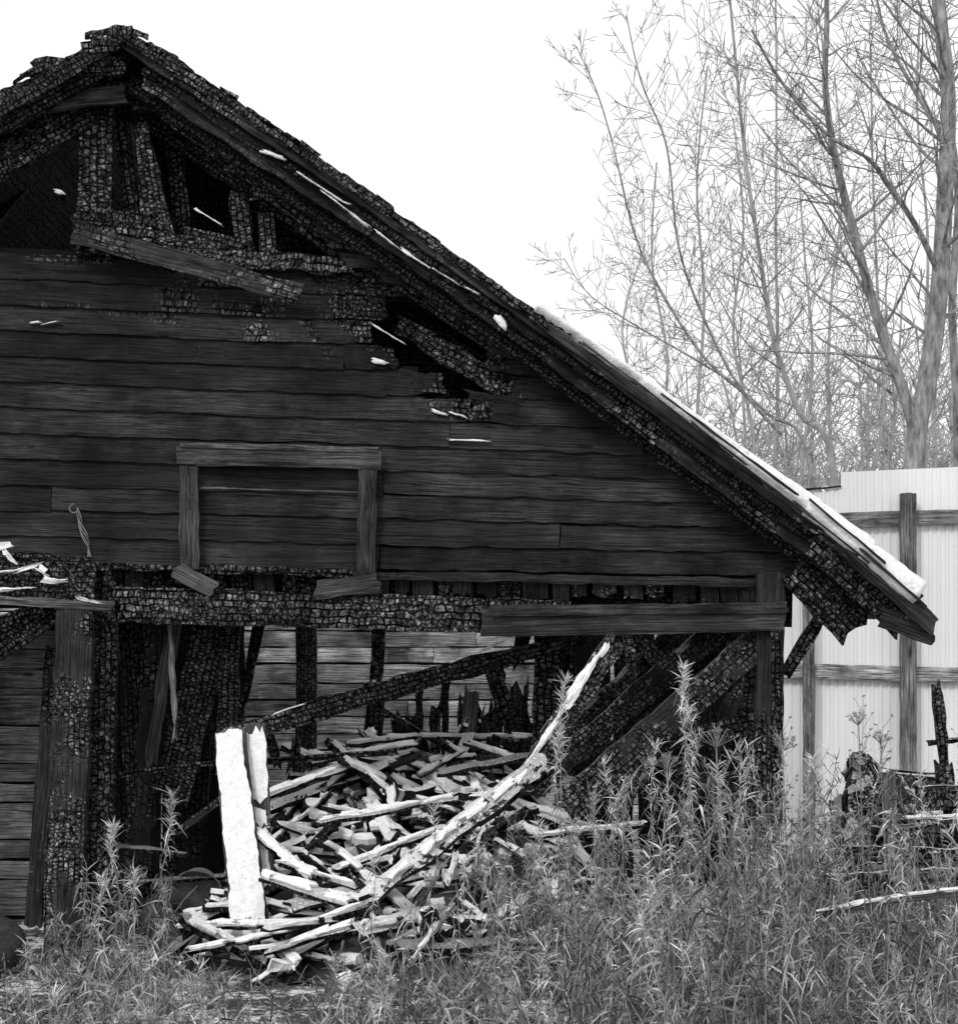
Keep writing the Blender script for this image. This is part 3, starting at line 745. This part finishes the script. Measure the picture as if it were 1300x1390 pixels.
while cnt<23000:
    y=R(-5.2,1.2) if random.random()<.9 else R(1,5); x=R(-3.4,4.2); u=u_of(x,y)
    if u<-80 or u>1400: continue
    hm=weedline(u)
    if y>-.3 and u<1060: continue
    if y>1.2 and u<1050: continue
    if y<-2.8: hm=max(hm*.7,.42)
    if random.random()>.35+.65*min(1,hm): continue
    cl=noise.noise(Vector((x*2.2,y*2.2,9)))
    if cl<-.08 and random.random()<.85: continue
    h=hm*R(.15,.55)*(1+.7*cl); a=R(0,6.28); ln=R(.1,1.3)
    gb.add((x,y,gz(x,y)),(math.cos(a)*ln,math.sin(a)*ln,1),h,R(.003,.008),R(.1,1.0),random.choice([R(.05,.4),R(.25,1.3)])); cnt+=1
def weed(bl,sm,x,y,H,leafn,plume=0,tone=1.0,lean=.12,ll=.09,lw=1.0,head=0):
    a=R(0,6.28); lx,ly=math.cos(a)*lean*R(.2,1),math.sin(a)*lean*R(.2,1); z0=gz(x,y); pts=[]
    for i in range(7):
        f=i/6; pts.append(Vector((x+lx*H*f*f+noise.noise(Vector((x*9,y*9,f*3)))*.06*H,y+ly*H*f*f,z0+H*f)))
    tube(sm,pts,[.0048*(1-.7*i/6) for i in range(7)],3)
    def pos(f):
        k=min(5,int(f*6)); return pts[k].lerp(pts[k+1],f*6-k)
    for i in range(leafn):
        f=R(.12,.98); p=pos(f); a=R(0,6.28); up=R(-.6,.8)
        bl.add(p,(math.cos(a),math.sin(a),up),ll*R(.3,1.4)*(1.15-.6*f),R(.004,.011)*lw,R(.1,1.5),tone*R(.3,1.3)*(.65+.5*f))
    if plume:
        for i in range(plume):
            f=1-abs(random.gauss(0,.13)); f=max(.6,min(.999,f)); p=pos(f); a=R(0,6.28)
            bl.add(p,(math.cos(a),math.sin(a),R(.5,1.8)),R(.03,.10),R(.003,.006),R(-.1,.4),tone*R(.9,1.45))
    for i in range(head):   # branched seed heads
        f=R(.7,1); p=pos(f); a=R(0,6.28); q=p+Vector((math.cos(a)*.06,math.sin(a)*.06,R(.04,.12)))
        tube(sm,[p,q],[.002,.0015],3)
        for k in range(7): a2=R(0,6.28); bl.add(q,(math.cos(a2),math.sin(a2),R(-.5,1.2)),R(.01,.022),.006,.1,.35)
cnt=0
while cnt<600:
    y=R(-4.4,.6); x=R(-3.0,3.8); u=u_of(x,y)
    if u<0 or u>1380: continue
    if y>-.35 and u<1060: continue
    hm=weedline(u)
    if y<-2.8: hm=max(hm*.75,.45)
    elif 250<u<430 and random.random()<.8: continue
    if random.random()>hm*1.0: continue
    cl=noise.noise(Vector((x*1.4,y*1.4,2)))
    if cl<-.08 and random.random()<.6: continue
    H=hm*R(.35,1.05)*(1+.45*cl)
    kind=random.random(); dark=.3 if random.random()<.35 else 1
    weed(gb,st,x,y,H,int(18+32*H),plume=random.choice([0,0,14,26]),tone=R(.6,1.25)*dark,lean=.15 if kind<.6 else .7,ll=.09 if kind<.6 else .13,lw=1 if kind<.6 else 1.3,head=5 if kind>.85 else 0); cnt+=1
gb.mesh('dry_weeds',st)
def tall(u,vtop,y,leafn,plume,ll=.10,head=0):
    bl=BL(); sm=MB(); x=at(u,900,y).x; H=at(u,vtop,y).z
    weed(bl,sm,x,y,H,leafn,plume,1.3,.08,ll,head=head); bl.mesh('tall_weed',sm)
for a in [(928,905,-1.0,150,120,.11),(762,925,-1.0,110,130,.08),(770,990,-1.2,80,60,.08),(160,1120,-1.2,110,130,.10),(218,1075,-.9,100,110,.09),(138,1190,-1.4,70,80,.08),(180,1180,-1.6,60,50,.09),(1180,985,-.4,40,20,.06,16),
          (880,1010,-1.1,80,60,.09),(1010,1010,-1.2,80,60,.09),(1100,1030,-1.0,70,50,.08),(1160,960,-.2,30,10,.05,18),(1250,1050,-.8,60,60,.07),(505,1160,-1.4,60,50,.08),(580,1090,-1.2,40,60,.06),(830,1040,-1.4,80,60,.09),(930,960,-1.3,110,60,.1),
          (1050,1000,-1.3,60,10,.09,20),(985,1040,-1.6,80,60,.1),(820,1090,-1.8,70,60,.09),(1290,1000,-1.0,60,10,.08,18)]: tall(*a)
def umbel(u,v,y,r):
    bl=BL(); sm=MB(); c=at(u,v,y); tube(sm,[Vector((c.x+.05,y,0)),Vector((c.x+.02,y,c.z*.6)),c],[.006,.005,.004],4)
    for i in range(26):
        a=R(0,6.28); e=R(.1,1.2); d=Vector((math.cos(a)*math.sin(e),math.sin(a)*math.sin(e),math.cos(e))); q=c+d*r*R(.7,1.1)
        tube(sm,[c,q],[.0018,.0015],3)
        for k in range(8):
            a2=R(0,6.28); bl.add(q,(math.cos(a2)+d.x,math.sin(a2)+d.y,R(0,1.5)),R(.012,.025),.004,.1,.7)
    bl.mesh('dry_umbel_plant',sm)
umbel(972,1015,-.9,.13); umbel(905,1045,-1.1,.09); umbel(1062,1020,-.7,.09); umbel(1165,985,-.3,.08); umbel(1195,1010,-.2,.07)

# ------------------------------------------------------------------ light
w=bpy.data.worlds.new('World'); sc.world=w; w.use_nodes=True; t=w.node_tree; t.nodes.clear(); g=N(t)
sky=g.node('ShaderNodeTexSky'); sky.sky_type='NISHITA'; sky.sun_disc=False
EL,AZ=math.radians(40),math.radians(208)
sky.sun_elevation=EL; sky.sun_rotation=AZ; sky.dust_density=5
bw=g.node('ShaderNodeRGBToBW'); g.l(sky.outputs[0],bw.inputs[0])
mn=g.m('MINIMUM',g.m('MAXIMUM',bw.outputs[0],8.0),11.0)
bg=g.node('ShaderNodeBackground'); bg.inputs[1].default_value=.13; g.l(mn,bg.inputs[0])
o=g.node('ShaderNodeOutputWorld'); g.l(bg.outputs[0],o.inputs[0])
sd=bpy.data.lights.new('sun','SUN'); sd.energy=1.5; sd.angle=math.radians(14)
so=bpy.data.objects.new('sun',sd); sc.collection.objects.link(so)
sv=Vector((math.sin(AZ)*math.cos(EL),math.cos(AZ)*math.cos(EL),math.sin(EL)))
so.rotation_euler=sv.to_track_quat('Z','Y').to_euler()
cam=bpy.data.cameras.new('camera'); co=bpy.data.objects.new('camera',cam); sc.collection.objects.link(co)
co.location=(0,-DIST,EYE); co.rotation_euler=(math.radians(90),0,0)
cam.sensor_fit='HORIZONTAL'; cam.sensor_width=36; cam.lens=36*F/1300; cam.shift_y=205/1300; cam.clip_end=3000
sc.camera=co
sc.view_settings.view_transform='Standard'; sc.view_settings.look='None'; sc.view_settings.exposure=0
print('verts',sum(len(m.vertices) for m in bpy.data.meshes))
